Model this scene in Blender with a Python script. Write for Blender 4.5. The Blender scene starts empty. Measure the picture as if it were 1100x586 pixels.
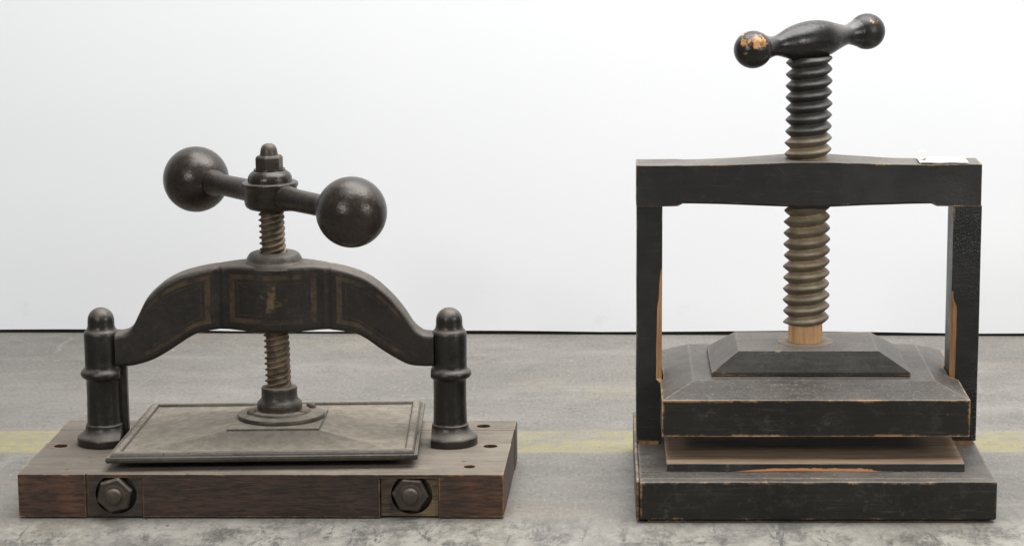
import bpy, bmesh, math, random
from mathutils import Vector, Matrix, noise as mnoise

random.seed(7)
S = 0.001                                  # model units below are millimetres
PI = math.pi
scene = bpy.context.scene
col = scene.collection

# ------------------------------------------------------------------ helpers
def tag(o, label=None, cat=None, kind=None, group=None):
    if label: o['label'] = label
    if cat: o['category'] = cat
    if kind: o['kind'] = kind
    if group: o['group'] = group
    return o

def empty(name, loc, label, cat):
    o = bpy.data.objects.new(name, None)
    col.objects.link(o)
    o.location = Vector(loc) * S
    o.empty_display_size = 0.05
    return tag(o, label, cat)

ORIGIN = {}
def origin_of(o):
    v = Vector((0, 0, 0))
    while o is not None:
        v += o.location
        o = o.parent
    return v

def make(name, bm, mats, parent=None, smooth=True, angle=35, bevel=0, segs=2, org=None):
    """bmesh in world millimetres -> one mesh object (metres, local to its parent)"""
    base = origin_of(parent) if parent else Vector((0, 0, 0))
    o_w = Vector(org) * S if org is not None else base
    for v in bm.verts:
        v.co = v.co * S - o_w
    bmesh.ops.recalc_face_normals(bm, faces=bm.faces)
    me = bpy.data.meshes.new(name)
    bm.to_mesh(me)
    bm.free()
    if not isinstance(mats, (list, tuple)): mats = [mats]
    for m in mats: me.materials.append(m)
    if smooth:
        for p in me.polygons: p.use_smooth = True
        me.set_sharp_from_angle(angle=math.radians(angle))
    o = bpy.data.objects.new(name, me)
    col.objects.link(o)
    if parent: o.parent = parent
    o.location = o_w - base
    if bevel:
        b = o.modifiers.new('bevel', 'BEVEL')
        b.width = bevel * S; b.segments = segs
        b.limit_method = 'ANGLE'; b.angle_limit = math.radians(28)
        b.harden_normals = True
    return o

def add_box(bm, x0, x1, y0, y1, z0, z1):
    vs = [bm.verts.new(p) for p in ((x0,y0,z0),(x1,y0,z0),(x1,y1,z0),(x0,y1,z0),
                                    (x0,y0,z1),(x1,y0,z1),(x1,y1,z1),(x0,y1,z1))]
    for f in ((0,3,2,1),(4,5,6,7),(0,1,5,4),(1,2,6,5),(2,3,7,6),(3,0,4,7)):
        bm.faces.new([vs[i] for i in f])
    return vs

def box(x0, x1, y0, y1, z0, z1):
    bm = bmesh.new(); add_box(bm, x0, x1, y0, y1, z0, z1); return bm

def loft(bm, rings, cap0=True, cap1=True, closed=True):
    vr = [[bm.verts.new(p) for p in r] for r in rings]
    n = len(rings[0])
    for a, b in zip(vr[:-1], vr[1:]):
        for i in range(n if closed else n - 1):
            j = (i + 1) % n
            bm.faces.new((a[i], a[j], b[j], b[i]))
    if cap0: bm.faces.new(list(reversed(vr[0])))
    if cap1: bm.faces.new(vr[-1])
    return vr

def lathe(bm, prof, base, axis=(0,0,1), segs=56, ph=0):
    """prof: (radius, distance along axis) ; base: point at distance 0"""
    q = Vector((0,0,1)).rotation_difference(Vector(axis).normalized())
    b = Vector(base)
    rings = []
    for r, h in prof:
        r = max(r, 0.02)
        rings.append([b + q @ Vector((r*math.cos(2*PI*i/segs+ph), r*math.sin(2*PI*i/segs+ph), h)) for i in range(segs)])
    return loft(bm, rings)

def arc(r0, h0, R, a0, a1, n):
    return [(r0 + R*math.cos(math.radians(a0+(a1-a0)*i/n)), h0 + R*math.sin(math.radians(a0+(a1-a0)*i/n))) for i in range(n+1)]

def smooth_prof(pts, n=6):
    """Catmull-Rom through the profile points"""
    out = []
    P = [pts[0]] + list(pts) + [pts[-1]]
    for i in range(1, len(P)-2):
        p0, p1, p2, p3 = P[i-1], P[i], P[i+1], P[i+2]
        for k in range(n):
            t = k / n
            out.append(tuple(0.5*((2*b)+(-a+c)*t+(2*a-5*b+4*c-d)*t*t+(-a+3*b-3*c+d)*t**3) for a,b,c,d in zip(p0,p1,p2,p3)))
    out.append(pts[-1])
    return out

def interp(pts, x):
    if x <= pts[0][0]: return pts[0][1]
    for (a, p), (b, q) in zip(pts[:-1], pts[1:]):
        if x <= b:
            return p + (q-p)*(x-a)/(b-a)
    return pts[-1][1]

def carve(o, cutters):
    """subtract cutter bmeshes (world mm) from o, bake the result, drop the cutters"""
    tmp = []
    for k in cutters:
        c = make('cutter', k, o.data.materials[0], None, smooth=False)
        tmp.append(c)
        m = o.modifiers.new('cut', 'BOOLEAN'); m.operation = 'DIFFERENCE'; m.object = c; m.solver = 'EXACT'
    # bevel must come last
    bpy.context.view_layer.update()
    dg = bpy.context.evaluated_depsgraph_get()
    me = bpy.data.meshes.new_from_object(o.evaluated_get(dg))
    o.modifiers.clear()
    o.data = me
    for c in tmp:
        bpy.data.objects.remove(c, do_unlink=True)

# ------------------------------------------------------------------ node shorthand
class NT:
    def __init__(self, name):
        self.m = bpy.data.materials.new(name); self.m.use_nodes = True
        self.t = self.m.node_tree; self.t.nodes.clear()
        self.out = self.t.nodes.new('ShaderNodeOutputMaterial')
        self.b = self.t.nodes.new('ShaderNodeBsdfPrincipled')
        self.t.links.new(self.b.outputs[0], self.out.inputs[0])
        self.tc = self.t.nodes.new('ShaderNodeTexCoord')
        self.geo = self.t.nodes.new('ShaderNodeNewGeometry')
        self.obj = self.tc.outputs['Object']
    def n(self, typ, **kw):
        nd = self.t.nodes.new(typ)
        for k, v in kw.items(): setattr(nd, k, v)
        return nd
    def put(self, sock, v):
        if isinstance(v, bpy.types.NodeSocket): self.t.links.new(v, sock)
        else:
            if isinstance(v, tuple) and len(v) == 3 and sock.type == 'RGBA': v = (*v, 1)
            sock.default_value = v
    def math(self, op, a, b=0.0, c=0.0, clamp=False):
        nd = self.n('ShaderNodeMath', operation=op, use_clamp=clamp)
        self.put(nd.inputs[0], a); self.put(nd.inputs[1], b)
        if op in ('MULTIPLY_ADD', 'SMOOTH_MIN', 'COMPARE'): self.put(nd.inputs[2], c)
        return nd.outputs[0]
    def mul(self, a, b): return self.math('MULTIPLY', a, b)
    def add(self, a, b): return self.math('ADD', a, b)
    def sub(self, a, b): return self.math('SUBTRACT', a, b)
    def mx(self, a, b): return self.math('MAXIMUM', a, b)
    def mix(self, f, a, b, mode='MIX'):
        nd = self.n('ShaderNodeMix', data_type='RGBA', blend_type=mode)
        self.put(nd.inputs[0], f); self.put(nd.inputs[6], a); self.put(nd.inputs[7], b)
        return nd.outputs[2]
    def rng(self, v, a, b, c=0.0, d=1.0, smooth=True):
        nd = self.n('ShaderNodeMapRange', interpolation_type='SMOOTHSTEP' if smooth else 'LINEAR')
        self.put(nd.inputs[0], v)
        for i, x in enumerate((a, b, c, d)): self.put(nd.inputs[i+1], x)
        return nd.outputs[0]
    def map(self, vec, scale=(1,1,1), rot=(0,0,0), loc=(0,0,0)):
        nd = self.n('ShaderNodeMapping')
        self.put(nd.inputs[0], vec); nd.inputs[1].default_value = loc
        nd.inputs[2].default_value = rot; nd.inputs[3].default_value = scale
        return nd.outputs[0]
    def noise(self, scale, detail=4, rough=.55, vec=None, dist=0.0, colour=False):
        nd = self.n('ShaderNodeTexNoise')
        self.put(nd.inputs['Vector'], vec if vec is not None else self.obj)
        nd.inputs['Scale'].default_value = scale; nd.inputs['Detail'].default_value = detail
        nd.inputs['Roughness'].default_value = rough; nd.inputs['Distortion'].default_value = dist
        return nd.outputs['Color' if colour else 'Fac']
    def voro(self, scale, vec=None, feature='F1', out='Distance', rand=1.0):
        nd = self.n('ShaderNodeTexVoronoi', feature=feature)
        self.put(nd.inputs['Vector'], vec if vec is not None else self.obj)
        nd.inputs['Scale'].default_value = scale; nd.inputs['Randomness'].default_value = rand
        return nd.outputs[out]
    def sep(self, v):
        nd = self.n('ShaderNodeSeparateXYZ'); self.put(nd.inputs[0], v); return nd.outputs
    def attr(self, name):
        nd = self.n('ShaderNodeAttribute', attribute_name=name); return nd.outputs['Fac']
    def up(self): return self.sep(self.geo.outputs['Normal'])[2]
    def wear(self, radius, samples=6):
        """1 on convex and concave edges, 0 on flats (real edge radius)"""
        bv = self.n('ShaderNodeBevel', samples=samples); bv.inputs[0].default_value = radius*S
        d = self.n('ShaderNodeVectorMath', operation='DOT_PRODUCT')
        self.put(d.inputs[0], bv.outputs[0]); self.put(d.inputs[1], self.geo.outputs['Normal'])
        return self.math('SUBTRACT', 1.0, d.outputs['Value'], clamp=True)
    def ao(self, dist, samples=6):
        nd = self.n('ShaderNodeAmbientOcclusion', samples=samples); nd.inputs['Distance'].default_value = dist*S
        return nd.outputs['AO']
    def bump(self, h, strength=.3, dist=.001, prev=None):
        nd = self.n('ShaderNodeBump'); nd.inputs['Strength'].default_value = strength
        nd.inputs['Distance'].default_value = dist
        self.put(nd.inputs['Height'], h)
        if prev is not None: self.put(nd.inputs['Normal'], prev)
        return nd.outputs[0]
    def done(self, colour, rough=.6, metal=0.0, normal=None, spec=.5):
        self.put(self.b.inputs['Base Color'], colour); self.put(self.b.inputs['Roughness'], rough)
        self.put(self.b.inputs['Metallic'], metal); self.put(self.b.inputs['Specular IOR Level'], spec)
        if normal is not None: self.put(self.b.inputs['Normal'], normal)
        return self.m

# ------------------------------------------------------------------ materials
def iron(name, dust=.5, rust=.3, base=(.026,.023,.020), rough=.42, stripes=False, thread=False, dustcol=(.188,.158,.124)):
    t = NT(name)
    big = t.noise(14, 5, .6); fine = t.noise(120, 4, .65); spec = t.noise(420, 2, .6)
    c = t.mix(t.rng(big, .35, .7), base, tuple(x*1.7 for x in base))
    c = t.mix(t.rng(fine, .48, .74, 0, .8), c, (base[0]*2.6, base[1]*2.2, base[2]*1.85))
    c = t.mix(t.rng(t.noise(48, 6, .75), .55, .68, 0, .75), c, tuple(x*.42 for x in base))
    rmask = t.mul(t.rng(t.noise(26, 6, .7, dist=.4), .58, .72), t.rng(fine, .35, .65))
    c = t.mix(t.mul(rmask, rust), c, (.10, .045, .022))
    if stripes:
        u = t.attr('u'); d = t.attr('d'); f = t.attr('front')
        def band(v, a, b, s=.6):
            return t.mul(t.rng(v, a-s, a+s), t.rng(v, b-s, b+s, 1, 0))
        au = t.math('ABSOLUTE', u)
        inside_c = t.rng(au, 47.5, 48.5, 1, 0); inside_s = t.rng(au, 69, 70)
        inside_c2 = t.rng(au, 36, 37, 1, 0); inside_s2 = t.rng(au, 79, 80)
        st = t.mx(t.mul(band(au, 42, 48), t.rng(d, 9, 10)), t.mul(band(d, 9.5, 15), inside_c))
        st = t.mx(st, t.mul(band(au, 70, 76), t.rng(d, 8, 9)))
        st = t.mx(st, t.mul(band(d, 8.5, 13.5), inside_s))
        thin = t.mx(t.mul(band(au, 38, 39, .4), t.rng(d, 18, 19)), t.mul(band(d, 18.5, 19.5, .4), t.rng(au, 38.5, 39.5, 1, 0)))
        thin = t.mx(thin, t.mul(band(au, 80, 81, .4), t.rng(d, 16, 17)))
        thin = t.mx(thin, t.mul(band(d, 16.5, 17.5, .4), inside_s2))
        st = t.mx(st, t.mul(thin, .55))
        worn = t.rng(t.noise(38, 5, .7), .36, .62)
        ends = t.rng(au, 128, 150, 1, 0)
        st = t.mul(t.mul(st, worn), t.mul(f, ends))
        c = t.mix(t.mul(st, .78), c, (.092, .062, .032))
        # the faded little gilt figure in the middle of the front
        w = t.attr('w')
        n2 = t.mul(t.sub(t.noise(140, 3, .6), .5), 5.0)
        uu = t.add(u, n2)
        em = t.mul(band(t.add(uu, t.mul(w, -.08)), -5.0, 3.4, 1.0), band(w, -16, 16, 1.2))
        em = t.mx(em, t.mul(t.mul(band(uu, -13, 17, 2), band(t.add(w, t.mul(uu, .18)), -3.2, 1.4, .8)), .65))
        em = t.mx(em, t.mul(t.mul(band(uu, 1, 20, 2), band(t.add(w, t.mul(uu, -.3)), -12, -8.5, 1)), .4))
        em = t.mul(t.mul(em, f), t.rng(t.noise(90, 5, .75), .40, .62))
        c = t.mix(t.mul(em, .72), c, (.18, .125, .05))
    if dust > .9:
        nx_, ny_, nz_ = t.sep(t.geo.outputs['Normal'])
        upm = t.rng(t.add(nz_, t.mul(t.math('MINIMUM', ny_, 0.0), .55)), .45, 1.0)  # real dust on top; shade of front-facing slopes painted in by thinning it
    else:
        upm = t.rng(t.up(), .05, .95)
    dn = t.rng(t.add(t.mul(t.noise(9, 5, .65), .55), t.mul(fine, .45)), .25-.35*(dust > .9), .62)
    dm = t.mul(t.mul(upm, dn), dust)
    # film of dust everywhere, thicker in hollows
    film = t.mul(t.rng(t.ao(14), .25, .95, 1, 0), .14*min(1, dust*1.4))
    film = t.add(film, t.mul(t.rng(t.noise(20, 6, .7), .5, .75), .08*min(1, dust*1.5)))
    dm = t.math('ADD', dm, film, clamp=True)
    if thread:
        dm = t.math('ADD', dm, t.mul(t.rng(t.noise(60, 4, .7), .35, .7), .62), clamp=True)
        dustcol = (.30, .22, .14)
    if thread:
        cr = t.attr('crest')
        dm = t.mul(dm, t.add(.45, t.mul(cr, .55)))
    if dust > .9:
        dustcol = t.mix(t.rng(t.noise(85, 5, .75), .35, .65), tuple(x*.74 for x in dustcol), tuple(x*1.16 for x in dustcol))
    c = t.mix(dm, c, dustcol)
    w = t.wear(1.2, 4)
    c = t.mix(t.mul(t.rng(w, .02, .2), t.mul(t.rng(fine, .4, .6), .45)), c, (.16, .145, .125))
    pit = t.rng(t.voro(150, t.mix(.05, t.obj, t.noise(30, 3, .6, colour=True))), .0, .22)
    pitm = t.rng(t.noise(16, 5, .7), .48, .66)
    pits = t.mul(t.math('SUBTRACT', 1.0, pit), pitm)
    c = t.mix(t.mul(pits, .55), c, (.012,.010,.009))
    h = t.sub(t.add(t.mul(fine, .6), t.mul(spec, .4)), t.mul(pits, .9))
    nrm = t.bump(h, .45, .0014, t.bump(t.noise(45, 3, .5), .32, .002))
    r = t.math('ADD', t.add(rough, t.mul(t.sub(fine, .5), .25)), t.mul(dm, .45), clamp=True)
    met = t.mul(t.math('SUBTRACT', 1.0, dm, clamp=True), .35)
    return t.done(c, r, met, nrm)

def stained_wood(name, dark=(.019,.0105,.0075), light=(.060,.031,.019), dusty=.75, rough=.55, axis='x', edge=.7, endgrain=True, facecol=None):
    t = NT(name)
    o = t.obj
    # grain: stretched noise; on the front sawn face it runs on the diagonal
    g1 = t.noise(1, 6, .65, t.map(o, (10, 160, 160)))
    g2 = t.noise(1, 5, .62, t.map(o, (42, 160, 330), (0, math.radians(30), 0)), dist=.8)
    front = t.rng(t.up(), .4, .7, 1, 0)
    g = t.add(t.mul(g1, t.math('SUBTRACT', 1.0, front)), t.mul(g2, front))
    c = t.mix(t.rng(g, .38, .66), dark, light)
    c = t.mix(t.rng(t.noise(9, 4, .6), .45, .72, 0, .7), c, tuple(x*.55 for x in dark))
    c = t.mix(t.mul(t.rng(t.noise(7, 4, .6, t.map(o, (1,1,1), loc=(3,1,2))), .52, .75), .6), c, tuple(x*1.6 for x in light))
    fine = t.noise(230, 4, .7)
    # grey dust and bleaching on the upper side
    upm = t.rng(t.up(), .5, .95)
    dn = t.rng(t.add(t.mul(t.noise(1, 5, .65, t.map(o, (7, 30, 7))), .7), t.mul(fine, .3)), .3, .66)
    tc = t.mix(t.add(t.mul(t.rng(g1, .35, .7), .45), t.mul(t.rng(t.noise(12, 6, .7), .35, .65), .55)), (.128,.108,.084), (.222,.190,.150))
    c = t.mix(t.mul(upm, t.add(.60*dusty/.75, t.mul(dn, .38*dusty/.75))), c, tc)
    # the sawn faces of the two ends are redder and more rubbed
    xo = t.sep(o)[0]
    endm = t.mx(t.rng(xo, -.192, -.186, 1, 0), t.rng(xo, .190, .194))
    c = t.mix(t.mul(t.mul(endm, front), t.rng(t.noise(20, 5, .7), .38, .62, .1, .75)), c, t.mix(t.rng(g2, .36, .62), (.028,.0125,.008), (.125,.055,.026)))
    c = t.mix(t.mul(t.mul(upm, t.rng(t.add(xo, t.mul(t.sub(t.noise(9, 5, .7), .5), .12)), -.13, -.24)), .40), c, (.075,.062,.05))
    # dark spots
    sp = t.voro(36, t.map(o, (1, 1, .4)))
    c = t.mix(t.mul(t.rng(sp, .05, .13, 1, 0), .6), c, (.012,.009,.007))
    # bare, rubbed arrises
    w = t.wear(4.0, 6)
    wm = t.mul(t.rng(t.add(t.mul(w, 1.5), t.mul(t.sub(t.add(t.mul(t.noise(1, 6, .78, t.map(o, (22, 34, 34))), .8), t.mul(fine, .2)), .570), 4.2)), .08, .24), t.rng(w, .008, .05))
    c = t.mix(t.mul(wm, edge), c, (.42, .22, .095))
    # darker in recesses and close to neighbouring surfaces
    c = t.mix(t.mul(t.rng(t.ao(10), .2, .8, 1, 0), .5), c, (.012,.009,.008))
    nrm = t.bump(t.add(t.mul(g, .7), t.mul(fine, .3)), .35, .0012)
    return t.done(c, t.add(rough, t.mul(upm, .3)), 0, nrm)

BARE = (.46, .275, .13)
def black_wood(name, wear_r=4.0, wear_amt=1.0, topdust_sheen=.8, crackle=0.0, base=(.012,.012,.0115), scuff=.5, patches=None, crx=-1.0, haze=False, strip=None, woff=.580, film=0.0, gloss=.40):
    t = NT(name); o = t.obj
    fine = t.noise(240, 4, .7); mid = t.noise(36, 5, .7); big = t.noise(8, 4, .6)
    grain = t.noise(1, 5, .65, t.map(o, (14, 220, 220)))
    c = t.mix(t.rng(big, .35, .7), base, tuple(x*1.9 for x in base))
    c = t.mix(t.mul(t.rng(grain, .52, .75), .45), c, (.038,.036,.033))
    # pale rubs and specks on the sides
    sm = t.mul(t.rng(t.noise(16, 7, .78, dist=.5), .58, .70), t.rng(fine, .42, .62))
    c = t.mix(t.mul(sm, scuff), c, (.10, .09, .08))
    c = t.mix(t.rng(t.noise(55, 6, .75), .52, .66, 0, min(.6, scuff*1.2)), c, (.036,.034,.031))
    tinys = t.rng(t.voro(190, t.mix(.012, t.map(o, (.45, 1, 1)), t.noise(160, 3, .7, colour=True))), .03, .15, 1, 0)
    c = t.mix(t.mul(t.mul(tinys, t.rng(mid, .50, .60)), .6*scuff/.5), c, (.20, .15, .10))
    scr = t.mul(t.rng(t.noise(1, 5, .7, t.map(o, (10, 200, 330))), .60, .66), t.rng(t.noise(14, 4, .6), .45, .6))
    c = t.mix(t.mul(scr, scuff*.8), c, (.10,.09,.078))
    # dust film upward, plus backdrop sheen painted in: front-facing slopes stay dark
    nx_, ny_, nz_ = t.sep(t.geo.outputs['Normal'])
    upe = t.add(nz_, t.mul(t.math('MINIMUM', ny_, 0.0), .55))
    upm = t.rng(upe, .30, 1.0, 0, 1, False)
    dn = t.rng(t.add(t.mul(t.noise(11, 6, .7), .45), t.add(t.mul(grain, .25), t.mul(fine, .3))), .36, .64)
    dm = t.math('MAXIMUM', t.mul(upm, t.add(.26*topdust_sheen, t.mul(dn, .62*topdust_sheen))), t.mul(t.add(.35, t.mul(dn, .65)), film))
    c = t.mix(dm, c, (.208, .181, .152))
    crumbs = t.mul(t.rng(t.noise(330, 3, .7), .60, .68), t.rng(upe, .4, .7))
    c = t.mix(t.mul(crumbs, .5), c, (.33, .31, .28))
    rubs = t.mul(t.rng(t.noise(1, 6, .75, t.map(o, (60, 9, 60), (0, 0, .5)), dist=.8), .60, .66), t.rng(mid, .45, .6))
    c = t.mix(t.mul(rubs, scuff*.6), c, (.13,.12,.11))
    if patches:
        d = t.n('ShaderNodeVectorMath', operation='DOT_PRODUCT')
        nn = t.n('ShaderNodeVectorMath', operation='NORMALIZE'); t.put(nn.inputs[0], o)
        t.put(d.inputs[0], nn.outputs[0]); d.inputs[1].default_value = Vector(patches[:3]).normalized()
        pm = t.rng(t.add(d.outputs['Value'], t.mul(t.sub(t.noise(70, 6, .72, dist=.4), .5), 3.2)), patches[3], patches[3]+.12)
        c = t.mix(t.mul(pm, .92), c, t.mix(t.rng(t.noise(150, 5, .75), .36, .62), (.12,.05,.018), (.50,.265,.10)))
    w = t.wear(wear_r, 6)
    c = t.mix(t.mul(t.rng(w, .0012, .006), t.mul(t.rng(upe, .3, .6), .24)), c, (.26,.235,.205))
    wn = t.add(t.mul(t.noise(1, 6, .78, t.map(o, (19, 34, 34), loc=(2, 5, 1))), .8), t.mul(fine, .2))
    wv = t.add(t.mul(w, 1.5), t.mul(t.sub(wn, woff), 4.2))
    wm = t.mul(t.rng(wv, .08, .24), t.rng(w, .008, .05))
    bare = t.mix(t.rng(grain, .35, .7), tuple(x*.75 for x in BARE), tuple(x*1.35 for x in BARE))
    c = t.mix(t.math('MULTIPLY', wm, wear_amt, clamp=True), c, bare)
    if haze:
        hx_ = t.sep(o)[0]
        hm = t.mx(t.mul(t.rng(hx_, .018, .042), t.rng(hx_, .046, .060, 1, .1)), t.mul(t.mul(t.rng(hx_, -.034, -.048), t.rng(hx_, -.050, -.060, 1, .1)), .6))
        hm = t.mul(hm, t.rng(t.add(t.up(), t.mul(t.sub(fine, .5), .8)), -.3, .7))
        c = t.mix(t.mul(hm, .42), c, (.23,.22,.21))
        br = t.mul(t.rng(t.noise(95, 6, .75, dist=.6), .58, .66), t.rng(t.noise(24, 3, .5), .48, .6))
        c = t.mix(t.mul(br, .7), c, (.14,.065,.035))
    if strip:
        sx, sy, sz = t.sep(o)
        jit = t.mul(t.sub(t.noise(40, 5, .7), .5), .03)
        sxj = t.add(sx, t.mul(jit, 2.0))
        pm = t.mul(t.mul(t.rng(sxj, strip[0]-.02, strip[0]+.05), t.rng(sxj, strip[1]-.05, strip[1]+.02, 1, 0)), 1.0)
        pm = t.rng(t.sub(t.mul(pm, .0040), t.add(t.sub(sz, .0452), t.mul(jit, .18))), 0, .0007)
        c = t.mix(t.mul(pm, .92), c, (.46,.20,.09))
    h = t.add(t.mul(grain, .5), t.mul(fine, .5))
    nrm = t.bump(h, .4, .0012)
    if crackle:
        v = t.voro(420, t.map(o, (1, 1, .7)), feature='DISTANCE_TO_EDGE')
        area = t.mul(t.rng(t.noise(9, 3, .5), .34, .6), t.rng(t.add(t.sep(o)[0], t.mul(t.sub(mid, .5), .10)), crx-.06, crx+.07))
        nrm = t.bump(t.mul(t.rng(v, 0, .22), area), crackle, .0012, nrm)
    r = t.math('ADD', t.add(gloss, t.mul(t.sub(mid, .5), .35)), t.mul(dm, .30), clamp=True)
    return t.done(c, r, 0, nrm, .36)

def bare_wood(name, a=(.27,.125,.045), b=(.50,.27,.115), vertical=True, grime=.35, greyed=0.0):
    t = NT(name); o = t.obj
    g = t.noise(1, 6, .65, t.map(o, (240, 240, 14) if vertical else (12, 200, 200)))
    fine = t.noise(300, 3, .7)
    c = t.mix(t.rng(g, .32, .7), a, b)
    gm = t.rng(t.noise(1, 5, .7, t.map(o, (60, 60, 12) if vertical else (9, 34, 34))), .5, .72)
    c = t.mix(t.mul(gm, grime), c, (.05,.036,.026))
    if greyed:
        c = t.mix(greyed, c, (.16,.135,.11))
    w = t.wear(1.2, 4)
    c = t.mix(t.mul(t.rng(w, .04, .25), .4), c, (.04,.028,.02))
    nrm = t.bump(t.add(t.mul(g, .6), t.mul(fine, .4)), .3, .0008)
    return t.done(c, .62, 0, nrm)

def screw_wood(name):
    """black paint on the upper thread, rubbed back to olive-tan below (height from object coordinates)"""
    t = NT(name); o = t.obj
    z = t.sep(o)[2]
    fine = t.noise(210, 4, .7); mid = t.noise(30, 5, .7)
    black = t.mix(t.rng(mid, .4, .7), (.014,.0145,.014), (.042,.042,.039))
    tan = t.mix(t.rng(t.noise(55, 5, .7), .35, .7), (.215,.158,.088), (.39,.295,.178))
    zj = t.add(z, t.mul(t.sub(t.noise(18, 3, .6), .5), .022))
    m = t.rng(zj, .386, .398, 1, 0)
    # the crest stays dark and greasy lower down
    cr = t.attr('crest')
    under_shade = t.rng(t.up(), -.35, .1, 1, 0)  # thread undersides darkened, shade painted into the tan
    dark = t.mul(t.mx(t.rng(t.add(cr, t.mul(t.sub(mid, .5), .6)), .72, .95), t.mul(under_shade, .75)), .8)
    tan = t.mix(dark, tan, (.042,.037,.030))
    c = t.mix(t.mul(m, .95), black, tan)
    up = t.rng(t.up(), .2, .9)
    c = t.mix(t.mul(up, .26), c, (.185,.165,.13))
    w = t.attr('crest')
    c = t.mix(t.mul(t.mul(t.rng(w, .9, 1), t.rng(fine, .5, .65)), .35), c, (.20,.16,.11))
    nrm = t.bump(t.add(fine, mid), .22, .001)
    return t.done(c, t.sub(.58, t.mul(t.math('SUBTRACT', 1.0, m), .08)), 0, nrm)

def simple(name, colour, rough=.6, bump=None):
    t = NT(name)
    c = t.mix(t.rng(t.noise(60, 4, .6), .35, .7, 0, .35), colour, tuple(x*.6 for x in colour))
    return t.done(c, rough, 0, t.bump(t.noise(200, 3, .6), .2, .0005))

def floor_mat():
    t = NT('concrete'); o = t.obj
    x, y, z = t.sep(o)
    big = t.noise(1.6, 5, .6); mid = t.noise(7, 7, .7); fine = t.noise(80, 6, .75, t.map(o, (1, .5, 1))); grit = t.noise(260, 5, .8, t.map(o, (1, .36, 1)))
    blot = t.noise(22, 6, .7, t.map(o, (.8, .6, 1)))
    streak = t.noise(1, 7, .68, t.map(o, (2.6, 11, 1), (0, 0, math.radians(4))), dist=.3)
    c = t.mix(t.rng(big, .3, .7), (.245,.236,.222), (.325,.313,.292))
    c = t.mix(t.rng(streak, .44, .70, 0, .7), c, (.40,.382,.350))
    c = t.mix(t.mul(t.rng(mid, .48, .68), .6), c, (.185,.178,.170))
    c = t.mix(t.mul(t.rng(blot, .50, .70), .35), c, (.215,.205,.19))
    c = t.mix(t.mul(t.rng(t.noise(4, 5, .65, t.map(o, (1,1,1), loc=(5,2,0))), .50, .70), .42), c, (.36,.305,.225))
    c = t.mix(t.mul(t.rng(fine, .5, .74), .5), c, (.155,.148,.14))
    c = t.mix(t.mul(t.rng(grit, .54, .66), .6), c, (.52,.50,.46))
    c = t.mix(t.mul(t.rng(grit, .46, .34), .65), c, (.10,.096,.092))
    # yellow line, nearly scrubbed off
    yj = t.add(y, t.mul(t.sub(t.noise(45, 4, .65), .5), .016))
    yl = t.mul(t.rng(yj, .284, .294), t.rng(yj, .388, .398, 1, 0))
    yw = t.rng(t.add(t.mul(t.noise(13, 8, .8, t.map(o, (.6, 1.8, 1))), .65), t.mul(fine, .35)), .42, .57)
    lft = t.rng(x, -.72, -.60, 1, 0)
    c = t.mix(t.rng(x, -.45, -.75, 0, .22), c, (.12,.115,.11))  # light falloff to the left, painted into the floor colour
    c = t.mix(t.mul(yl, t.math('ADD', t.add(.10, t.mul(lft, .22)), t.mul(yw, .50), clamp=True)), c, (.48,.42,.165))
    # rubber scuffs and grime in front of the presses
    fr = t.rng(t.add(y, t.mul(t.sub(t.noise(5, 5, .65), .5), .22)), -.070, .050, 1, 0)
    pale = t.rng(t.noise(30, 6, .75, t.map(o, (.8, .5, 1))), .40, .60)
    c = t.mix(t.mul(fr, t.mul(pale, .7)), c, (.50,.49,.44))
    sc = t.noise(1, 7, .8, t.map(o, (30, 9, 1), (0, 0, math.radians(-40))), dist=.7)
    sc2 = t.noise(1, 7, .8, t.map(o, (26, 8, 1), (0, 0, math.radians(55)), (4, 1, 0)), dist=.6)
    sc3 = t.noise(46, 6, .75, dist=.6)
    scm = t.mx(t.mx(t.rng(sc, .54, .62), t.rng(sc2, .57, .65)), t.mul(t.rng(sc3, .56, .66), .7))
    scm = t.mx(scm, t.mul(t.rng(t.noise(19, 7, .78, t.map(o, (.9, .5, 1), loc=(1.3, .2, 0))), .50, .60), .9))
    scm = t.mul(scm, t.rng(grit, .36, .52))
    c = t.mix(t.mul(t.mul(scm, fr), .85), c, (.075,.075,.073))
    back = t.math('SUBTRACT', 1.0, fr)
    c = t.mix(t.mul(t.mul(t.mul(t.rng(sc2, .60, .70), t.rng(fine, .4, .6)), back), .5), c, (.12,.115,.11))
    # thin pale scratches
    for i, (rz, sc_, th) in enumerate(((.5, 3.1, .006), (-.7, 2.3, .005), (1.25, 2.7, .005), (.2, 5.1, .006))):
        v = t.voro(sc_, t.map(t.mix(.06, o, t.noise(3, 3, .5, colour=True)), (1, 3.0, 1), (0, 0, rz), (i*3.3, i, 0)), feature='DISTANCE_TO_EDGE')
        c = t.mix(t.mul(t.mul(t.rng(v, 0, th*1.3, 1, 0), t.rng(mid, .47, .58)), .3), c, (.48,.465,.43))
    # stray specks
    for sc_, w0, dk, pl_ in ((16, .055, .72, .90), (38, .09, .80, .93)):
        s1 = t.n('ShaderNodeTexVoronoi'); t.put(s1.inputs['Vector'], t.mix(.02, t.map(o, (1, .8, 1)), t.noise(60, 3, .6, colour=True))); s1.inputs['Scale'].default_value = sc_
        cc = t.sep(s1.outputs['Color'])
        c = t.mix(t.mul(t.mul(t.rng(s1.outputs['Distance'], w0*.5, w0, 1, 0), t.rng(cc[0], dk, dk+.02)), .8), c, (.055,.045,.038))
        c = t.mix(t.mul(t.mul(t.rng(s1.outputs['Distance'], w0*.4, w0*.8, 1, 0), t.rng(cc[1], pl_, pl_+.01)), .9), c, (.75,.74,.72))
    c = t.mix(1.0, c, (.625,.610,.585), 'MULTIPLY')
    nrm = t.bump(t.add(t.mul(grit, .4), t.mul(fine, .6)), .25, .0015)
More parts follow.
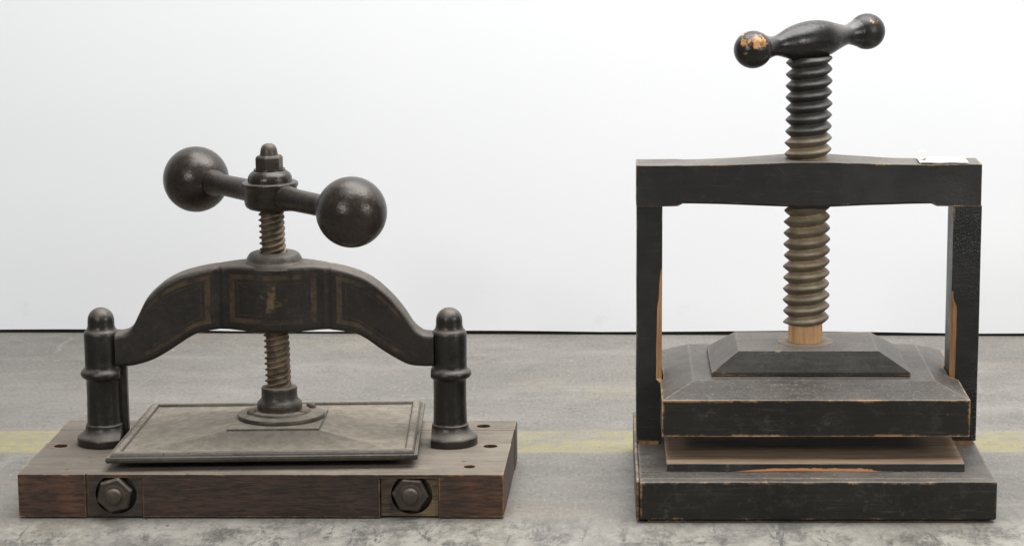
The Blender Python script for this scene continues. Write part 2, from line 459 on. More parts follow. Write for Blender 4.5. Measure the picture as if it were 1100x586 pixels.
    return t.done(c, t.add(.55, t.mul(t.sub(mid, .5), .3)), 0, nrm, .3)

def backdrop_mat():
    t = NT('backdrop_white'); o = t.obj
    x, y, z = t.sep(o)
    n1 = t.noise(1.1, 3, .5)
    c = t.mix(t.rng(n1, .3, .7), (.835,.845,.865), (.865,.872,.884))
    # faint soft creases of the hung paper and a few smudges near the hem
    crease = t.noise(1, 2, .4, t.map(o, (.7, 1, 2.4), (0, math.radians(20), 0)), dist=.5)
    fine = t.noise(9, 4, .6)
    sm = t.mul(t.rng(t.noise(13, 6, .75), .60, .74), t.rng(z, .02, .16, 1, 0))
    c = t.mix(t.mul(sm, .16), c, (.55,.55,.54))
    nrm = t.bump(t.add(crease, t.mul(fine, .06)), .10, .03)
    return t.done(c, .8, 0, nrm, .1)

M_IRON = iron('cast_iron', .60, .25, base=(.0155,.0138,.0122), rough=.33)
M_BEAM = iron('cast_iron_gilt', .56, .25, base=(.0155,.0130,.0108), stripes=True)
M_BALL = iron('polished_iron', .07, .8, base=(.0185,.0143,.0112), rough=.29)
M_PLATE = iron('dusty_iron', 1.0, .2, base=(.036,.031,.026), rough=.42, dustcol=(.196,.168,.130))
M_THREAD = iron('thread_iron', .6, .8, base=(.045,.034,.024), rough=.5, thread=True)
M_NUT = iron('nut_iron', .35, .7, base=(.040,.031,.025), rough=.45)
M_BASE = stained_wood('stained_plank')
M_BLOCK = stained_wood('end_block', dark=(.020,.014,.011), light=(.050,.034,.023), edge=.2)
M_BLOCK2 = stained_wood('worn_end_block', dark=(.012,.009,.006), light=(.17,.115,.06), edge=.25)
M_BLACK = black_wood('black_wood', scuff=.4, film=.20, topdust_sheen=.88, base=(.0085,.0085,.008))
M_RAIL = black_wood('black_wood_rubbed', wear_r=5.0, wear_amt=1.0, topdust_sheen=.60, film=.035, scuff=.6, base=(.0080,.0072,.0062), woff=.532)
M_BASEB = black_wood('black_wood_base', wear_r=4.0, wear_amt=.9, topdust_sheen=.52, scuff=.5, base=(.0085,.0085,.008))
M_POST = black_wood('black_wood_crackled', wear_r=3.2, wear_amt=.8, crackle=.7, crx=.10, scuff=.2, base=(.014,.014,.0132))
M_TOP = black_wood('black_wood_rail', wear_r=3.4, wear_amt=.9, crackle=.34, crx=.13, scuff=.3, base=(.018,.0178,.017), topdust_sheen=.9)
M_HANDLE = black_wood('black_wood_turned', wear_r=.6, wear_amt=0, topdust_sheen=.16, scuff=.12, base=(.006,.0055,.005), haze=True, gloss=.27)
M_LIP = black_wood('black_wood_lipping', wear_r=2.0, wear_amt=.7, topdust_sheen=.3, scuff=.5, base=(.009,.0088,.0085), strip=(-.085, .082))
M_KNOB = black_wood('black_wood_chipped', wear_r=.6, wear_amt=0, topdust_sheen=.08, scuff=.12, gloss=.27, base=(.008,.007,.006), patches=(-.1,-.75,.65,.80))
M_KNOB2 = black_wood('black_wood_chipped_top', wear_r=.6, wear_amt=0, topdust_sheen=.10, scuff=.2, gloss=.32, base=(.010,.0085,.0072), patches=(.35,-.45,.9,1.18))
M_BAREV = bare_wood('bare_wood_upright')
M_NECK = bare_wood('bare_wood_neck', (.46,.245,.11), (.66,.41,.205), True, .2)
M_BOARD = bare_wood('bare_board', (.19,.120,.072), (.36,.25,.155), False, .45, .14)
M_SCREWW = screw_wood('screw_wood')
M_PAPER = simple('paper', (.82,.80,.76), .7)
M_GAP_SHADE = simple('gap_shade', (.012,.012,.013), .8)
M_HOLE = simple('hole_dark', (.010,.008,.007), .9)

# ------------------------------------------------------------------ setting
bm = bmesh.new()
vs = [bm.verts.new(p) for p in ((-4000,-4200,0),(4000,-4200,0),(4000,1500,0),(-4000,1500,0))]
bm.faces.new(vs)
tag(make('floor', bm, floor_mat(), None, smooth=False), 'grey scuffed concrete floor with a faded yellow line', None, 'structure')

bd = empty('backdrop', (-133, 963, 0), 'white studio backdrop panel standing behind both presses', 'backdrop')
bm = bmesh.new()
n = 40
rings = []
for i in range(n+1):
    x = -2600 + 5200*i/n
    z0 = 5.0 + 1.2*math.sin(i*1.7) + .8*math.sin(i*.63)
    rings.append([(x, 0, z0), (x, 60, z0), (x, 60, 2300), (x, 0, 2300)])
loft(bm, rings)
rotz = Matrix.Rotation(math.radians(-1.0), 4, 'Z')
off = Vector((-133, 963, 0))
for v in bm.verts: v.co = rotz @ v.co + off
make('panel', bm, backdrop_mat(), bd, smooth=False)
bm = box(-2600, 2600, 6, 54, .5, 14)  # dark strip added in place of the shade below the panel
for v in bm.verts: v.co = rotz @ v.co + off
make('shadow_gap_strip', bm, M_GAP_SHADE, bd, smooth=False)

# ------------------------------------------------------------------ iron copying press
PX, PY = -370.0, 140.0
press = empty('copying_press', (-370, 124, 0),
              'cast iron copying press with two ball handle and arched beam on a stained wooden base', 'press')

def skew(bm):
    """the old base is a little out of square"""
    for v in bm.verts:
        v.co.x += (v.co.y - 2)*.028
        v.co.y += (v.co.x + 370)*(-.004)
    return bm

def grid_box(x0, x1, y0, y1, z0, z1, nx):
    bm = bmesh.new()
    loft(bm, [[(x0+(x1-x0)*i/nx, y0, z0), (x0+(x1-x0)*i/nx, y1, z0), (x0+(x1-x0)*i/nx, y1, z1), (x0+(x1-x0)*i/nx, y0, z1)] for i in range(nx+1)])
    return bm

def cyl(cx_, cy_, cz, r, h, axis=(0,0,1), segs=28):
    bm = bmesh.new(); lathe(bm, [(r, 0), (r, h)], (cx_, cy_, cz), axis, segs); return bm

plank = make('base_plank', skew(box(-632, -109.5, 2, 138, 1.8, 49)), M_BASE, press, smooth=False)
carve(plank, [skew(box(-557.5, -498, -8, 24, -6, 45.6)), skew(box(-242.5, -179, -8, 24, -6, 45.2)),
              skew(box(-559.4, -557.4, -8, 5, -6, 60)),
              cyl(-610, 127, 40, 8, 40), cyl(-128.5, 126, 40, 8, 40), cyl(-147.5, 36, 42, 6.5, 40)])
make('batten', skew(box(-618, -122, 16, 236, 0.3, 3)), M_BLOCK, press, smooth=False)
def finish(o, w=.9, segs=2):
    b = o.modifiers.new('bevel', 'BEVEL'); b.width = w*S; b.segments = segs; b.limit_method = 'ANGLE'
    b.angle_limit = math.radians(40); b.harden_normals = True
    for p in o.data.polygons: p.use_smooth = True
finish(plank, 1.6)
p2 = make('base_plank', skew(box(-631, -109.8, 139, 202, 1.8, 48.8)), M_BASE, press, smooth=True, bevel=1.0)
p3 = make('base_plank', skew(box(-631.5, -109.2, 203, 248, 1.8, 48.9)), M_BASE, press, smooth=False)
carve(p3, [cyl(-140.5, 221, 40, 7.5, 40)])
finish(p3, 1.0)

# end blocks let into the front, each with a recessed hex nut
for x0, x1, yb, mat, cx_, cz, ang, lab in ((-557, -498.6, 3.0, M_BLOCK, -528.2, 26.2, 76, 'dark stained end block'),
                                       (-241.8, -179.6, 5.2, M_BLOCK2, -209.8, 26.0, 55, 'split end block worn to pale wood')):
    b = make('end_block', skew(box(x0, x1, yb, 23.5, 2.2, 45)), mat, plank, smooth=False)
    b['label'] = lab
    carve(b, [cyl(cx_ + 1.5, yb+9, cz + .5, 22.3, 40, (0,-1,0), 40)])
    finish(b, .7)
    bm = bmesh.new()
    a0 = math.radians(ang)
    def hexr(r, y, k=6):
        return [(cx_ + r*math.cos(a0+2*PI*i/k), y, cz + r*math.sin(a0+2*PI*i/k)) for i in range(k)]
    loft(bm, [hexr(20.2, yb+8.5), hexr(20.2, yb-2.5), hexr(18.2, yb-5)])
    nut = make('hex_nut', bm, M_NUT, press, angle=20, bevel=.6, org=(cx_, yb, cz))
    bm = bmesh.new()
    lathe(bm, [(12.2,0),(12.0,1.0),(10.2,1.4),(9.0,1.4),(8.8,4.4),(7.8,6.2),(5,7.2),(0,7.5)], (cx_, yb-5, cz), (0,-1,0), 28)
    make('bolt_end', bm, M_NUT, nut)
# standing posts
def post_bm(cx_, side):
    """side = +1: flat inner side faces +x"""
    prof = [(29.2,48.5),(30.4,50),(30.6,56.5),(30.0,58.4),(27.5,60.0),(24.2,62.4),(21.6,66),(20.6,69.4),(20.4,71.6),(19.2,72.4),(18.9,74),
            (18.3,100),(18.4,122),(19.2,124.2),(22.6,125.8),(24.2,128.2),(24.5,130.6),(23.6,133),(21.6,134.6),(19.8,136.2),(19.3,138),
            (19.2,150),(19.5,174.2),(19.1,176.8),(17.9,178.6),(16.6,179.8),(15.6,181.6),(14.9,184.4)]
    prof += arc(0.2, 189.8, 14.6, 0, 88, 10)
    prof.append((0, 204.6))
    bm = bmesh.new()
    lathe(bm, prof, (cx_, PY, 0), segs=64)
    xp = cx_ + side*20.6
    geom = bm.verts[:] + bm.edges[:] + bm.faces[:]
    r = bmesh.ops.bisect_plane(bm, geom=geom, plane_co=(xp, 0, 0), plane_no=(side, 0, 0), clear_outer=True)
    ed = [e for e in bm.edges if e.is_boundary]
    bmesh.ops.holes_fill(bm, edges=ed)
    return bm
for cx_, side in ((-562.6, 1), (-174.0, -1)):
    p = make('post', post_bm(cx_, side), M_IRON, press, org=(cx_, PY, 49), angle=50)
    if side > 0:
        make('rib', box(cx_+12, cx_+26, PY+3, PY+15, 50, 142), M_IRON, p, bevel=2)

# arched beam
UP = [(-545,176.5),(-539.6,177.2),(-532,179.5),(-524.7,186),(-516.9,201),(-508,217.2),(-493,231.5),(-479.2,240.2),(-461.4,247),(-433.1,253),(-398.8,256),
      (-335.4,256),(-309.5,253.8),(-281.6,247.6),(-258.9,237.2),(-239.4,220.4),(-225,203.2),(-213.8,186.2),(-205,178.5),(-199.9,176.8),(-191,176)]
LO = [(-545,140.2),(-536.7,140.2),(-522.6,141.6),(-502.3,148.2),(-482.2,159.8),(-462.2,173),(-447.9,179.0),(-425.2,182.4),(-399.9,182),(-367,181.6),(-330.7,181.6),
      (-308,181.8),(-280.1,178.0),(-265.8,171.4),(-246.3,157.5),(-223.7,144.2),(-209.7,140.6),(-191,140.2)]
UPs = smooth_prof(UP, 5); LOs = smooth_prof(LO, 5)
bm = bmesh.new()
la_u = bm.verts.layers.float.new('u'); la_d = bm.verts.layers.float.new('d')
la_f = bm.verts.layers.float.new('front'); la_w = bm.verts.layers.float.new('w')
rings = []; info = []
NX = 260
for i in range(NX+1):
    x = -545 + 354*i/NX
    zt, zb = interp(UPs, x), interp(LOs, x)
    dx = x + 367.5
    hd = 16.5
    if abs(dx) < 60: hd += 17.5*(0.5*(1+math.cos(PI*dx/60)))**.8
    if abs(abs(dx) - 61) < 4.5: hd -= 2.0*(1-abs(abs(dx)-61)/4.5)
    e = abs(dx)/177
    R = 5.0
    ring = []; inf = []
    def addp(y, z, fr):
        ring.append((x, PY + y, z)); inf.append((dx, min(zt-z, z-zb), fr, z - 221))
    nz = 14
    for k in range(5):
        a = math.radians(270 - 90*k/4); addp(-hd+R+R*math.cos(a), zb+R+R*math.sin(a), 1)
    for k in range(1, nz):
        addp(-hd, zb+R+(zt-zb-2*R)*k/nz, 1)
    for k in range(5):
        a = math.radians(180 - 90*k/4); addp(-hd+R+R*math.cos(a), zt-R+R*math.sin(a), 1 if k < 3 else 0)
    for k in range(1, 4): addp(-hd+R+(2*hd-2*R)*k/4, zt + .8*math.sin(PI*k/4), 0)
    for k in range(5):
        a = math.radians(90 - 90*k/4); addp(hd-R+R*math.cos(a), zt-R+R*math.sin(a), 0)
    for k in range(5):
        a = math.radians(-90*k/4); addp(hd-R+R*math.cos(a), zb+R+R*math.sin(a), 0)
    rings.append(ring); info.append(inf)
vr = loft(bm, rings)
for r_, f_ in zip(vr, info):
    for v, q in zip(r_, f_):
        v[la_u], v[la_d], v[la_f], v[la_w] = q
beam = make('arched_beam', bm, M_BEAM, press, angle=60)
bm = bmesh.new()
lathe(bm, smooth_prof([(36,252),(33.5,256.2),(31.4,258.8),(29.6,262.2),(27.2,265.6),(24,267.3),(20,267.6)], 4) + [(15,267.6),(14.2,266)], (-367.5, PY, 0))
make('screw_boss', bm, M_IRON, beam)
bm = bmesh.new()
lathe(bm, [(15,178),(20,179.2),(26,180.6),(31,183.5)], (-367.5, PY, 0))
make('lower_boss', bm, M_IRON, beam)

# the screw and everything on it lean about one degree
TILT = Matrix.Translation((-365.6, PY, 97)) @ Matrix.Rotation(math.radians(-1.08), 4, 'Y') @ Matrix.Translation((365.6, -PY, -97))
def lean(bm):
    bmesh.ops.transform(bm, matrix=TILT, verts=bm.verts); return bm
AX = -365.6

def thread_bm(cx_, cy_, z0, z1, pitch, r_root, r_crest, shape, segs, dz, wob=0.0, starts=1):
    bm = bmesh.new(); lay = bm.verts.layers.float.new('crest')
    rings = []; cr = []
    nz = int(round((z1-z0)/dz))
    for k in range(nz+1):
        z = z0 + (z1-z0)*k/nz
        ring = []; c_ = []
        for i in range(segs):
            a = 2*PI*i/segs
            ph = ((z-z0)/pitch - starts*a/(2*PI)) % 1.0
            s = shape(ph)
            w = wob*(mnoise.noise(Vector((math.cos(a)*1.5, math.sin(a)*1.5, z*.12))))
            r = r_root + (r_crest-r_root)*s + w
            ring.append((cx_+r*math.cos(a), cy_+r*math.sin(a), z)); c_.append(s)
        rings.append(ring); cr.append(c_)
    vr = loft(bm, rings)
    for r_, c_ in zip(vr, cr):
        for v, s in zip(r_, c_): v[lay] = s
    return bm
def sq(ph):
    d = abs(ph-.5)*2                       # 0 in the middle of the land
    return max(0, min(1, (0.56-d)/.30))
bm = lean(thread_bm(AX, PY, 108, 316, 6.5, 11.9, 14.4, sq, 60, .5, .7, 3))
make('screw', bm, M_THREAD, press, angle=60)

# handle: hub, rod, two balls, cap nut
C = Vector((-369.6, PY, 331))
dirv = Vector((-270, 30, 330) ) - Vector((-468.4, 250, 332.0)); L = dirv.length; dv = dirv.normalized()
bm = bmesh.new()
lathe(bm, [(11.6,298),(11.8,311),(13,313.5),(19,315),(24,316.4),(27.6,319),(29,322.5),(29.3,330),(29.4,339.5),(30.6,341),(31,343.2),(30.6,345.2),(29,346.2),(24.6,346.6),
           (24.5,349.4),(24.1,351.8),(22.8,354.4),(20.6,356.8),(18.4,358.2),(17.6,358.8),(17.4,360.6),(10,360.8)], (AX, PY, 0))
hub = make('handle', lean(bm), M_BALL, press, angle=45)
bm = bmesh.new()
rp = []
for s_ in [-1+2*i/60 for i in range(61)]:
    a = abs(s_); d = a*L/2                          # mm from centre
    r = 12.9 - .9*min(1, d/90)
    near = L/2 - d
    if near < 52: r += 3.4*((52-near)/14)**2 if near > 38 else 3.4
    if d < 46: r += 2.2*((46-d)/18)**1.5 if d > 28 else 2.2
    rp.append((r, s_*L/2))
rp = [(r, h) for r, h in rp if abs(h) < L/2-8]
lathe(bm, rp, C, dv, 40)
make('rod', bm, M_BALL, hub, angle=50)
for sgn, R in ((-1, 37.6), (1, 38.0)):
    bm = bmesh.new()
    bmesh.ops.create_uvsphere(bm, u_segments=64, v_segments=40, radius=R)
    q = Vector((0,0,1)).rotation_difference(dv)
    for v in bm.verts:
        v.co = q @ v.co + C + dv*(sgn*L/2)
    make('ball', bm, M_BALL, hub, org=C + dv*(sgn*L/2))
bm = bmesh.new()
def hx(r, z, ph=.35): return [(AX + r*math.cos(ph+i*PI/3), PY + r*math.sin(ph+i*PI/3), z) for i in range(6)]
loft(bm, [hx(15.4,360), hx(15.6,361), hx(15.6,373), hx(13.6,375.6)])
nutc = make('cap_nut', lean(bm), M_NUT, hub, angle=20, bevel=.7)
bm = bmesh.new()
lathe(bm, [(10.4,374.5),(9.8,377),(9.2,381),(8.4,384),(6.8,386.6),(4,388.2),(0,388.8)], (AX, PY, 0), segs=32)
make('cap_dome', lean(bm), M_NUT, nutc)

# platen: out-of-square quad, bead border, sloping panels, raised pad
Q = [Vector((-539,13,0)), Vector((-203,28.5,0)), Vector((-211,274,0)), Vector((-532,258,0))]
PAD = [Vector((-418,78,0)), Vector((-315,82,0)), Vector((-314,176,0)), Vector((-410,170,0))]
def inset(qd, d):
    out = []
    for i in range(4):
        a, b, c_ = qd[i-1], qd[i], qd[(i+1) % 4]
        e1 = (b-a).normalized(); e2 = (c_-b).normalized()
        n1 = Vector((-e1.y, e1.x, 0)); n2 = Vector((-e2.y, e2.x, 0))
        m = (n1+n2); m = m/ (m.dot(n1))
        out.append(b + m*d)
    return out
def sub(qd, n):
    pts = []
    for i in range(4):
        a, b = qd[i], qd[(i+1) % 4]
        for k in range(n): pts.append(a.lerp(b, k/n))
    return pts
bm = bmesh.new()
N = 10
layers = [(5,57.5),(1.5,58.2),(.4,59.4),(0,61.6),(.5,63.8),(1.4,64.6),(2.2,64.4),(3.0,63.6),(3.8,64.0),(4.6,65.8),(6.2,67.6),(8.6,68.7),(11.2,68.9),(13.0,68.3),(14.0,67.0),(14.6,65.7),(15.6,65.2),(18,65.2)]
rings = [[(p.x, p.y, z) for p in sub(inset(Q, d), N)] for d, z in layers]
inner = inset(Q, 18)
def lerpq(a, b, t): return [p.lerp(q, t) for p, q in zip(a, b)]
for t_ in (.15, .3, .45, .6, .72, .84, .94, .985):
    z = 65.2 + 13.2*t_**1.35
    rings.append([(p.x, p.y, z) for p in sub(lerpq(inner, PAD, t_), N)])
for d, z in ((.2, 77.6), (.5, 78.0), (.9, 79.6), (2.0, 80.2), (6, 80.2)):
    rings.append([(p.x, p.y, z) for p in sub(inset(PAD, d), N)])
loft(bm, rings)
platen = make('platen', bm, M_PLATE, press, angle=12)
FX, FY = -365.0, 138.0
bm = bmesh.new()
lathe(bm, [(45.5,79.5),(46.8,80.2),(47.2,83),(46.2,84.8),(44,85.6),(36,85.9),(34.4,86.6),(33.4,88),(31.5,88.6),(25,88.8),(24.6,90),(25.2,92),(25.3,95.4),(24.6,97.6),(22.6,99.6),(20.8,101.4),
           (20,103.6),(19.9,111.4),(20.2,113),(19.4,114.6),(14,115)], (FX, FY, 0))
for v in bm.verts:                                   # flange runs out a little to the right
    if v.co.z < 86 and v.co.x > FX: v.co.x += (v.co.x-FX)*.07
collar = make('screw_collar', bm, M_PLATE, platen, angle=40)
for x, y, z in ((-337.5, 128, 87), (-332, 158, 87), (-395, 126, 87)):
    bm = bmesh.new()
    lathe(bm, [(5.4,-2),(5.4,1.6),(4.4,3.2),(2.4,4.2),(0,4.4)], (x, y, z), segs=16)
    make('collar_screw', bm, M_THREAD, collar)

# ------------------------------------------------------------------ black wooden book press
wp = empty('book_press', (228, 145, 0),
           'tall black painted wooden book press with thick wooden screw and turned handle', 'press')
AXW, AYW = 226.4, 174.0

def worn_box(x0, x1, y0, y1, z0, z1, nx=24, ny=8, nz=1, amt=.6, seed=0, taper=0.0):
    """a box whose arrises and faces wander by fractions of a millimetre"""
    bm = bmesh.new()
    bmesh.ops.create_cube(bm, size=1)
    for ax, n_ in ((0, nx), (1, ny), (2, nz)):
        if n_ > 1:
            es = [e for e in bm.edges if abs((e.verts[0].co - e.verts[1].co).normalized()[ax]) > .9]
            bmesh.ops.subdivide_edges(bm, edges=es, cuts=n_-1, use_grid_fill=True)
    for v in bm.verts:
        p = Vector((x0+(x1-x0)*(v.co.x+.5), y0+(y1-y0)*(v.co.y+.5), z0+(z1-z0)*(v.co.z+.5)))
        w = Vector((mnoise.noise(p*.02+Vector((seed,0,0))), mnoise.noise(p*.02+Vector((seed,9,0))), mnoise.noise(p*.02+Vector((seed,0,9)))))
        p += w*amt
        p.x += (p.y-y0)*taper*(1 if v.co.x < 0 else -1)
        v.co = p
    return bm

base = make('base_board', worn_box(36.5, 419, 1.6, 302, 2.2, 45, 20, 14, 1, .6, 1), M_BASEB, wp, bevel=1.4)
make('side_lipping', worn_box(33.0, 36.6, -14, 303, 2.6, 46.2, 1, 14, 1, .5, 8), M_RAIL, base, bevel=1.6)
make('front_rail', worn_box(37.0, 419.5, -15.5, .6, 3.4, 45.4, 30, 1, 4, .7, 2), M_RAIL, base, bevel=1.8)
bm = box(46, 410, -10, 290, 0.4, 6)
make('foot_board', bm, M_BLACK, base, smooth=False)
pb = make('pressing_board', worn_box(67, 390.5, 33, 290, 45.2, 53.6, 30, 16, 1, .5, 3), M_BOARD, base, bevel=.8)
bm = worn_box(67, 390.5, 29.0, 32.9, 45.3, 53.0, 60, 1, 1, .5, 4)
for v in bm.verts:
    if v.co.z > 50 and v.co.y < 31: v.co.y += 2.4
make('front_lipping', bm, M_LIP, pb, bevel=.4)

# uprights with hollows rubbed into their inner front arris
def upright(xo, xi, sgn, ya, yb, z0, z1, cfun):
    """xo outer x, xi inner x ; sgn = +1 when inner side faces +x"""
    bm = bmesh.new(); rings = []
    n_ = 64
    for k in range(n_+1):
        z = z0 + (z1-z0)*k/n_
        c = cfun(z)
        xo_ = xo + .5*mnoise.noise(Vector((z*.015, xo, 1)))
        rings.append([(xo_, ya, z), (xi - sgn*c, ya, z), (xi, ya + c*1.15 + .3, z), (xi, yb, z), (xo_, yb, z)])
    vr = loft(bm, rings)
    bm.faces.ensure_lookup_table()
    for k in range(n_):
        z = z0 + (z1-z0)*(k+.5)/n_
        if cfun(z) > 1.5:
            bm.faces[k*5+1].material_index = 1
    return bm
def cL(z):
    w = .8*mnoise.noise(Vector((z*.06, 3, 3)))
    return max(.4, interp([(0,.5),(84,.6),(92,2.0),(116,2.0),(119,6.2),(150,6.4),(205,5.2),(214,3.8),(236,2.6),(250,.8),(300,.5)], z) + (w*.3 if 98 < z < 246 else 0))
def cR(z):
    w = .6*mnoise.noise(Vector((z*.06, 7, 3)))
    return max(.4, interp([(0,.5),(84,.6),(92,2.0),(116,2.0),(119,5.8),(200,6.2),(207,5.6),(210,2.4),(226,1.2),(240,.8),(300,.5)], z) + (w*.3 if 98 < z < 208 else 0))
make('post', upright(35.2, 63.8, 1, 149.4, 199, 49.2, 317.6, cL), [M_POST, M_BAREV], wp, angle=25, bevel=.8)
make('post', upright(418.6, 387.2, -1, 149.4, 199, 49.2, 317.6, cR), [M_POST, M_BAREV], wp, angle=25, bevel=.8)
for x0, x1 in ((38, 61), (391, 415)):
    make('tenon', box(x0, x1, 150.6, 196, 44, 50), M_BAREV, wp, smooth=False)

# top rail: square ends, carved swelling waist round the screw
bm = bmesh.new(); rings = []
xs = []
XL, XR, JL, JR = 34.6, 417.6, 80.5, 368.5
xs = [XL, XL+1] + [XL+1+(JL-XL-2)*i/6 for i in range(1, 6)] + [JL-1, JL, JL+2.5, JL+6] + [JL+6+(JR-JL-12)*i/60 for i in range(1, 60)] + [JR-6, JR-2.5, JR, JR+1] + [JR+1+(XR-JR-2)*i/6 for i in range(1, 6)] + [XR-1, XR]
for x in xs:
    if x <= JL or x >= JR:
        s = 0; yf, yb2 = 149, 199.5; zb = 316.9
        zt = 362.6 if x < 200 else 363.8
    else:
        u = (x-JL)/(JR-JL)
        s = math.sin(PI*u)**1.6
        e = min(1, min(x-JL, JR-x)/6)
        swell = math.exp(-((x-AXW)/62)**2)
        yf = 149 + .9*e - 4*s - 8*swell; yb2 = 199.5 - .9*e + 4*s + 8*swell
        zb = 316.9 + 2.5*e - .9*s - 1.0*swell
        zt = 362.6 + 1.2*u - .5*e + 2.4*s + 2.6*swell
    nzz = 5
    ch = 0.01 if s == 0 else 2.6*min(1, min(x-JL, JR-x)/6)
    ring = [(x, yf, zb+ch+.02)] + [(x, yf, zb+ch+(zt-zb-ch)*k/nzz) for k in range(1, nzz+1)] + [(x, yb2, zt), (x, yb2, zb+ch+.02), (x, yb2-ch-.02, zb), (x, yf+ch+.02, zb)]
    ring = [(a, b + .35*mnoise.noise(Vector((a*.02, b, c_*.02))), c_ + .45*mnoise.noise(Vector((a*.03, b*.03, 5)))) for a, b, c_ in ring]
    rings.append(ring)
loft(bm, rings)
top = make('top_rail', bm, M_TOP, wp, angle=30, bevel=1.2)

# wooden screw
def vee(ph):
    d = abs(ph-.5)*2
    s = 1-d
    s = max(0, min(1, (s-.03)/.92))
    return .72*s + .28*math.sin(s*PI/2)
bm = thread_bm(AXW, AYW, 181, 481, 12.72, 19.6, 26.0, vee, 72, .8, .95)
for v in bm.verts:
    if v.co.z < 186:
        pass
screw = make('screw', bm, M_SCREWW, wp, angle=80, org=(AXW, AYW, 0))
bm = bmesh.new()
lathe(bm, [(19.2,150),(19.2,158.8),(19.3,170),(19.0,183),(17,186)], (AXW-.3, AYW, 0), segs=48)
make('screw_neck', bm, M_NECK, screw)

# handle: one turned piece, knobs as ends
A = Vector((161.2, 126, 493.4)); B = Vector((294.6, 226, 503.6))
hd_ = (B-A); HL = hd_.length; hv = hd_.normalized(); mid = (A+B)/2
k_ = HL/122.0
body = [(15.0,-50.5),(13,-46.5),(11.6,-42.5),(11.0,-39),(11.9,-34),(14.6,-28),(18,-20.5),(20.4,-12),(21.6,-4),(21.8,2),(21.0,10),(18.8,18),(15.4,26),(12.8,32.5),(11.3,37.5),(11.5,41),(13.2,45.5),(15.5,50)]
bm = bmesh.new()
lathe(bm, [(r, h*k_) for r, h in smooth_prof(body, 4)], mid, hv, 48)
handle = make('handle', bm, M_HANDLE, wp, angle=60, org=mid)
for sgn, R, P in ((-1, 20.5, A), (1, 20.2, B)):
    bm = bmesh.new()
    bmesh.ops.create_uvsphere(bm, u_segments=48, v_segments=32, radius=R)
    q = Vector((0,0,1)).rotation_difference(hv)
    for v in bm.verts:
        v.co.z *= 1.05
        v.co = q @ v.co + P
    make('knob', bm, M_KNOB if sgn < 0 else M_KNOB2, handle, org=P)

# platen: slab with bevelled top and notches for the uprights, raised block
bm = bmesh.new()
def slab_ring(x0, x1, y0, y1, z, nl, nr):
    ya, yb = 146.5, 202
    pts = [(x0,y0),(x1,y0),(x1,ya),(x1-nr,ya),(x1-nr,yb),(x1,yb),(x1,y1),(x0,y1),(x0,yb),(x0+nl,yb),(x0+nl,ya),(x0,ya)]
    return [(a, b, z) for a, b in pts]
def bev(f):
    """f=0 at the rim, 1 at the ridge"""
    x0 = 61.8+35.5*f; x1 = 397-33.5*f
    nl = max(.05, 3.4 - 35.5*f); nr = max(.05, 11 - 33.5*f)
    return slab_ring(x0, x1, 46+46*f, 303-19*f, 120.2+11.8*f, nl, nr)
rings = [slab_ring(61.8, 397, 46, 303, 80, 3.4, 11), slab_ring(61.8, 397, 46, 303, 100, 3.4, 11)] + [bev(f) for f in (0, .1, .28, .6, 1)]
loft(bm, rings)
slab = make('platen', bm, M_RAIL, wp, angle=8, bevel=1.1)
bm = bmesh.new()
def rr(x0, x1, y0, y1, z): return [(x0,y0,z),(x1,y0,z),(x1,y1,z),(x0,y1,z)]
loft(bm, [rr(118,339,111,252,132.6), rr(118,339,111,252,136.4), rr(148.6,304,122.5,226,158.8), rr(160,295,134,216,158.9)])
make('platen_block', bm, M_BLACK, slab, angle=8, bevel=.8)
bm = bmesh.new()
lathe(bm, [(32,158.7),(31.6,159.3),(24,159.5),(19,159.5)], (AXW, AYW, 0), segs=48)
make('rub_ring', bm, bare_wood('rubbed_ring', (.16,.12,.08), (.24,.18,.12), False, .3, .2), slab)

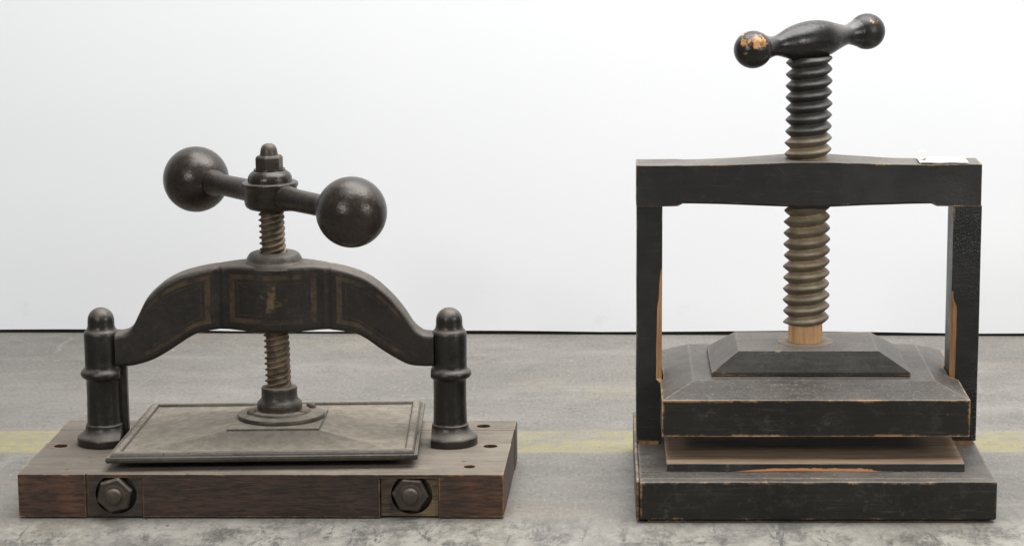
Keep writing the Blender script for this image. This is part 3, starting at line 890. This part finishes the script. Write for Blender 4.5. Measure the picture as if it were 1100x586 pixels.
# ------------------------------------------------------------------ paper label on the rail
pl = empty('paper_label', (376, 172, 364), 'small white paper label with a curled corner on top of the black wooden rail', 'label')
bm = bmesh.new()
rings = []
for i in range(25):
    x = 349 + 54*i/24
    z = 365.2 + .15*math.sin(i*.5)
    rings.append([(x, 152.5, z), (x, 192, z+.4), (x, 192, z+.9), (x, 152.5, z+.5)])
loft(bm, rings)
make('sheet', bm, M_PAPER, pl, angle=60)
bm = bmesh.new()
rings = []
for k in range(19):
    a = math.radians(-90 + 290*k/18); r = 5.6 - 1.2*k/18
    rings.append([(353.5 + r*math.cos(a) + .12*(y-170), y, 371.4 + r*math.sin(a)*1.0 + .02*(y-165)) for y in (161, 178)] )
vr = [[bm.verts.new(p) for p in r_] for r_ in rings]
for a_, b_ in zip(vr[:-1], vr[1:]): bm.faces.new((a_[0], a_[1], b_[1], b_[0]))
bmesh.ops.solidify(bm, geom=bm.faces[:], thickness=.5)
make('curl', bm, M_PAPER, pl, angle=60)

# ------------------------------------------------------------------ light
world = bpy.data.worlds.new('World'); scene.world = world; world.use_nodes = True
bg = world.node_tree.nodes['Background']
bg.inputs[0].default_value = (.93, .965, 1.0, 1); bg.inputs[1].default_value = .21
def area(name, loc, target, sx, sy, power, colr=(1,1,1)):
    l = bpy.data.lights.new(name, 'AREA'); l.shape = 'RECTANGLE'; l.size = sx; l.size_y = sy; l.energy = power; l.color = colr
    o = bpy.data.objects.new(name, l); col.objects.link(o)
    o.location = loc
    o.rotation_euler = (Vector(target)-Vector(loc)).to_track_quat('-Z', 'Y').to_euler()
    return o
area('softbox_overhead', (.25, .50, 2.2), (.2, .12, 0), 2.2, 1.1, 66, (1, .985, .96))
area('softbox_front', (-1.45, -2.5, 1.45), (-.1, .2, .2), .5, .5, 27, (1, .98, .95))
area('softbox_side', (2.2, -1.6, 1.2), (0, .3, .2), .45, .7, 23, (1, .98, .95))
area('added_backdrop_wash', (.75, -.35, 3.0), (.40, .97, .80), 3.4, .7, 79, (.945, .975, 1))  # added fill, an unseen lamp that only brightens the backdrop

# ------------------------------------------------------------------ camera
cam = bpy.data.cameras.new('camera'); co = bpy.data.objects.new('camera', cam); col.objects.link(co)
co.location = (0, -2.811, .796)
co.rotation_euler = (math.radians(90) - math.atan(543/2900), 0, 0)
cam.sensor_fit = 'HORIZONTAL'; cam.sensor_width = 36; cam.lens = 2900/1100*36
cam.shift_x = -100/1100; cam.clip_start = .05; cam.clip_end = 100
scene.camera = co
scene.view_settings.view_transform = 'Standard'
try: scene.view_settings.look = 'None'
except Exception: pass
scene.view_settings.exposure = 0
scene.render.engine = 'CYCLES'
scene.render.resolution_x = 1024; scene.render.resolution_y = 545
